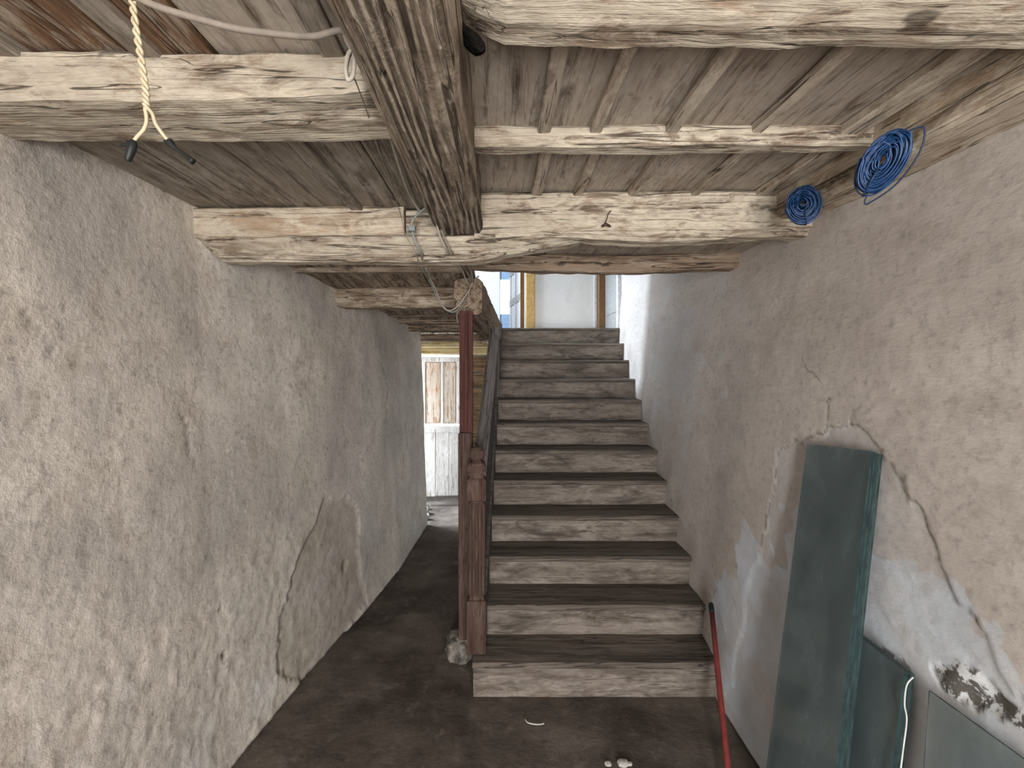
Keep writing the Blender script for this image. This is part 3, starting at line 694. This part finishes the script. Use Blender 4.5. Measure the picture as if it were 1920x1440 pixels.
# ------------------------------------------------------------ blue wire coils on the wall plate
def coil(c, nrm, rin, rout, thick, turns, tilt, label, mat, seed, squash=1.0, loop=True):
    rnd = random.Random(seed); c = Vector(c); nrm = Vector(nrm).normalized()
    root = thing('wire_coil', c, label, 'wire coil', 'coils of blue wire')
    a = nrm.cross(Vector((0, 0, 1))).normalized(); b = a.cross(nrm)
    a, b = a*math.cos(tilt)+b*math.sin(tilt), b*math.cos(tilt)-a*math.sin(tilt)
    pts = []; n = 44; r = rin; h = 0
    for t in range(turns):
        r2 = rin+(rout-rin)*rnd.random(); h2 = (rnd.random()-.5)*thick; ox, oy = rnd.uniform(-.006, .006), rnd.uniform(-.006, .006); ph = rnd.uniform(0, 6.28); el = rnd.uniform(-.06, .06)
        for i in range(n):
            k = i/n; th = 2*math.pi*k; kk = min(1, k*3); rr = (r+(r2-r)*kk)*(1+el*math.cos(2*th+ph)); hh = h+(h2-h)*kk
            pts.append(a*(rr*squash*math.cos(th)+ox*kk)+b*(rr*math.sin(th)+oy*kk)+nrm*hh)
        r, h = r2, h2
    link('winding', tube_mesh('winding', pts, .0023, 5), mat, root)
    tie = [a*(rin*squash-.006), ]
    ring = []
    rc = (rin+rout)/2
    for i in range(17):
        th = 2*math.pi*i/16; ring.append(b*(-(rc)+math.cos(th)*((rout-rin)/2+.006))+nrm*(math.sin(th)*(thick/2+.006)))
    link('tie_wire', tube_mesh('tie_wire', ring, .0026, 6), 'bluedark', root)
    if loop:
        lp = catmull([b*rout*.9-a*rout*.35*squash, b*rout*1.05-a*rout*.9*squash, b*rout*.4-a*rout*1.28*squash, -b*rout*.5-a*rout*1.1*squash, -b*rout*1.18-a*rout*.45*squash, -b*rout*1.2-a*rout*.22*squash, -b*rout*.9-a*rout*.15*squash], 8)
        link('loose_loop', tube_mesh('loose_loop', [p+nrm*.008 for p in lp], .0023, 6), 'bluedark', root)
    # the nail that holds it
    tube('nail', [c-nrm*.05+b*rin*.9, c+nrm*.02+b*rin*.92], .003, 'iron', root, 6, 2)
    return root
coil(P(1655, 303, 1.325), (-.62, -.70, -.30), .014, .090, .050, 75, .50, 'large coil of bright blue wire hanging on the wall plate', 'blue', 3, .58)
coil(P(1506, 384, 1.70), (-.45, -.87, -.15), .012, .066, .060, 65, -.12, 'small coil of dark blue wire where wall plate meets header', 'blue', 9, .84, False)

# ------------------------------------------------------------ twisted flex hanging from the cable
tw = thing('twisted_flex', P(250, 6, .80), 'cream twisted flex hanging down with two black taped ends', 'cable')
axis = catmull([P(248, 2, .80), P(256, 60, .80), P(266, 120, .80), P(273, 170, .80), P(274, 200, .80)], 24)
for s in range(2):
    pts = []
    for i, p in enumerate(axis):
        th = i*.42+s*math.pi; pts.append(p+Vector((math.cos(th), math.sin(th), 0))*.0030)
    if s == 0: pts += catmull([P(272, 204, .80), P(275, 225, .80), P(270, 242, .797), P(256, 258, .795), P(249, 268, .794)], 8)[1:]
    else: pts += catmull([P(270, 196, .80), P(285, 212, .798), P(292, 232, .796), P(306, 252, .795), P(321, 270, .794)], 8)[1:]
    link('strand', tube_mesh('strand', [p-origin(tw) for p in pts], .0030, 8), 'cream', tw)
tube('taped_end', [P(251, 264, .795), P(249, 272, .794), P(245, 284, .793), P(239, 302, .793)], lambda t: .0042+.003*math.sin(t*3.0), 'black', tw, 10, 5)
tube('tape_tail', [P(246, 268, .795), P(237, 271, .796), P(224, 274, .797)], lambda t: .0045-.003*t, 'black', tw, 8, 4)
tube('taped_end', [P(317, 266, .795), P(326, 276, .794), P(340, 286, .793), P(362, 303, .793)], lambda t: .0048+.0022*math.cos(t*5), 'black', tw, 10, 5)
tube('tape_tail', [P(318, 268, .795), P(312, 264, .796), P(308, 264, .797)], lambda t: .004-.0025*t, 'black', tw, 8, 4)
# ------------------------------------------------------------ cables along the main beam
tag(tube('cable', [P(238, -14, .80), P(300, 14, .81), P(380, 38, .83), P(450, 55, .85), P(540, 66, .87), P(590, 68, .89), P(630, 58, .90), P(645, 62, .91), P(653, 80, .92), P(660, 92, .925)], .0062, 'cable'), 'thick grey cable sagging from the twisted flex to the main beam', 'cable')
loop = [P(660, 90, .925), P(652, 105, .925), P(648, 130, .925), P(653, 150, .925), P(662, 140, .928), P(664, 110, .93), P(661, 94, .93), P(653, 108, .935), P(649, 132, .935), P(654, 148, .935), P(660, 138, .94)]
tag(tube('cable', loop, .0042, 'cable_pale'), 'small looped cable end dangling beside the main beam', 'cable')
tag(tube('thin_wire', [P(684, -6, .82), P(680, 30, .86), P(672, 65, .90), P(663, 90, .925)], .0017, 'cable'), 'thin dark wire rising over the main beam to the cable loop', 'wire')
tag(tube('cable', [P(692, 140, 1.07), P(705, 180, 1.15), P(722, 225, 1.27), P(742, 290, 1.45), P(758, 340, 1.65), P(772, 372, 1.83), P(790, 398, 1.94), P(808, 402, 1.95)], .0052, 'cable_pale'), 'grey cable running back along the left edge of the main beam', 'cable')
tag(tube('thin_wire', [P(664, 145, .95), P(690, 215, 1.15), P(706, 270, 1.3), P(735, 350, 1.6), P(752, 405, 1.9), P(760, 440, 1.93), P(780, 475, 1.95), P(786, 500, 2.2), P(795, 520, 2.5)], .0015, 'cable'), 'long thin wire trailing from the cable loop past the header log', 'wire')
tag(tube('conduit_cable', [P(800, 388, 1.93), P(785, 400, 1.925), P(773, 415, 1.92), P(772, 428, 1.92), P(776, 445, 1.93), P(785, 466, 1.95), P(791, 478, 2.0), P(793, 500, 2.2), P(806, 525, 2.6), P(822, 562, 2.75), P(836, 580, 2.78), P(850, 585, 2.78), P(862, 578, 2.76)], .0045, 'cable_green'), 'grey green cable clipped to the header log and drooping to the red post', 'cable')
tag(tube('cable', [P(788, 470, 1.98), P(800, 492, 2.2), P(806, 520, 2.5), P(818, 545, 2.65), P(826, 568, 2.72), P(840, 582, 2.74), P(856, 576, 2.74), P(872, 556, 2.74), P(882, 540, 2.74), P(886, 524, 2.72), P(880, 500, 2.5), P(868, 485, 2.3)], .0042, 'cable_pale'), 'pale cable looping in a long droop up to the log end', 'cable')
tag(box('cable_clip', P(768, 436, 1.93), P(778, 424, 1.905), 'cable_green'), 'small green clip holding the cables on the header log', 'clip')
tag(tube('cable', [P(818, 418, 1.92), P(826, 445, 1.93), P(838, 470, 1.98), P(852, 486, 2.2), P(864, 500, 2.45), P(872, 520, 2.6), P(880, 536, 2.72)], .0042, 'cable_pale'), 'pale double cable going under the header log below the main beam', 'cable')
tag(tube('cable', [P(824, 420, 1.92), P(834, 448, 1.94), P(848, 474, 2.0), P(862, 490, 2.25), P(874, 508, 2.5), P(882, 530, 2.70), P(878, 556, 2.74), P(866, 576, 2.73), P(857, 590, 2.70), P(858, 604, 2.69)], .0038, 'cable'), 'dark cable curling past the log end down to the red post', 'cable')
tag(tube('cable', [P(856, 480, 2.2), P(868, 500, 2.45), P(878, 512, 2.6), P(888, 530, 2.74), P(892, 522, 2.75), P(898, 518, 2.76)], .0042, 'cable'), 'short dark cable bent over the sawn log end', 'cable')
# wire ties where the joist meets the main beam
tag(tube('wire_tie', [P(618, 78, 1.05), P(624, 94, 1.045), P(632, 82, 1.045), P(636, 94, 1.045), P(644, 84, 1.045), P(650, 92, 1.045)], .0016, 'steel'), 'twisted bright wire ties at the joist end beside the main beam', 'wire')
# hook in the header
hk = thing('iron_hook', P(1136, 428, 1.94), 'small rusty iron hook with a stub of wire on the header beam', 'hook')
tube('stem', [P(1130, 424, 1.965), P(1134, 420, 1.94), P(1138, 410, 1.925), P(1141, 400, 1.922), P(1146, 395, 1.92)], .0024, 'iron', hk, 8, 5)
tube('washer', [P(1128, 425, 1.952), P(1136, 421, 1.945), P(1144, 425, 1.952)], lambda t: .007*(1-.5*abs(t-.5)), 'iron', hk, 8, 4)
# nail heads / small litter on the floor
fl = [P(985, 1352, 2.27), P(990, 1360, 2.25), P(1003, 1364, 2.24), P(1014, 1364, 2.24), P(1020, 1361, 2.245)]
tag(tube('bent_wire', [Vector((p.x, p.y, .006)) for p in fl], .0026, 'whiteflex'), 'short bent piece of white wire lying on the earth floor', 'wire')
for k, (x, y, r) in enumerate(((1168, 1433, .022), (1140, 1428, .014), (1180, 1425, .012))):
    p = P(x, y, 2.02); stone('plaster_chip', (p.x, p.y, r*.35), (r, r*.8, r*.5), 'chip', ('largest pale plaster crumb on the floor near the red pole', 'pale plaster crumb left of the largest one on the floor', 'pale plaster crumb right of the largest one on the floor')[k], 'plaster crumb', k*7, None, 2)
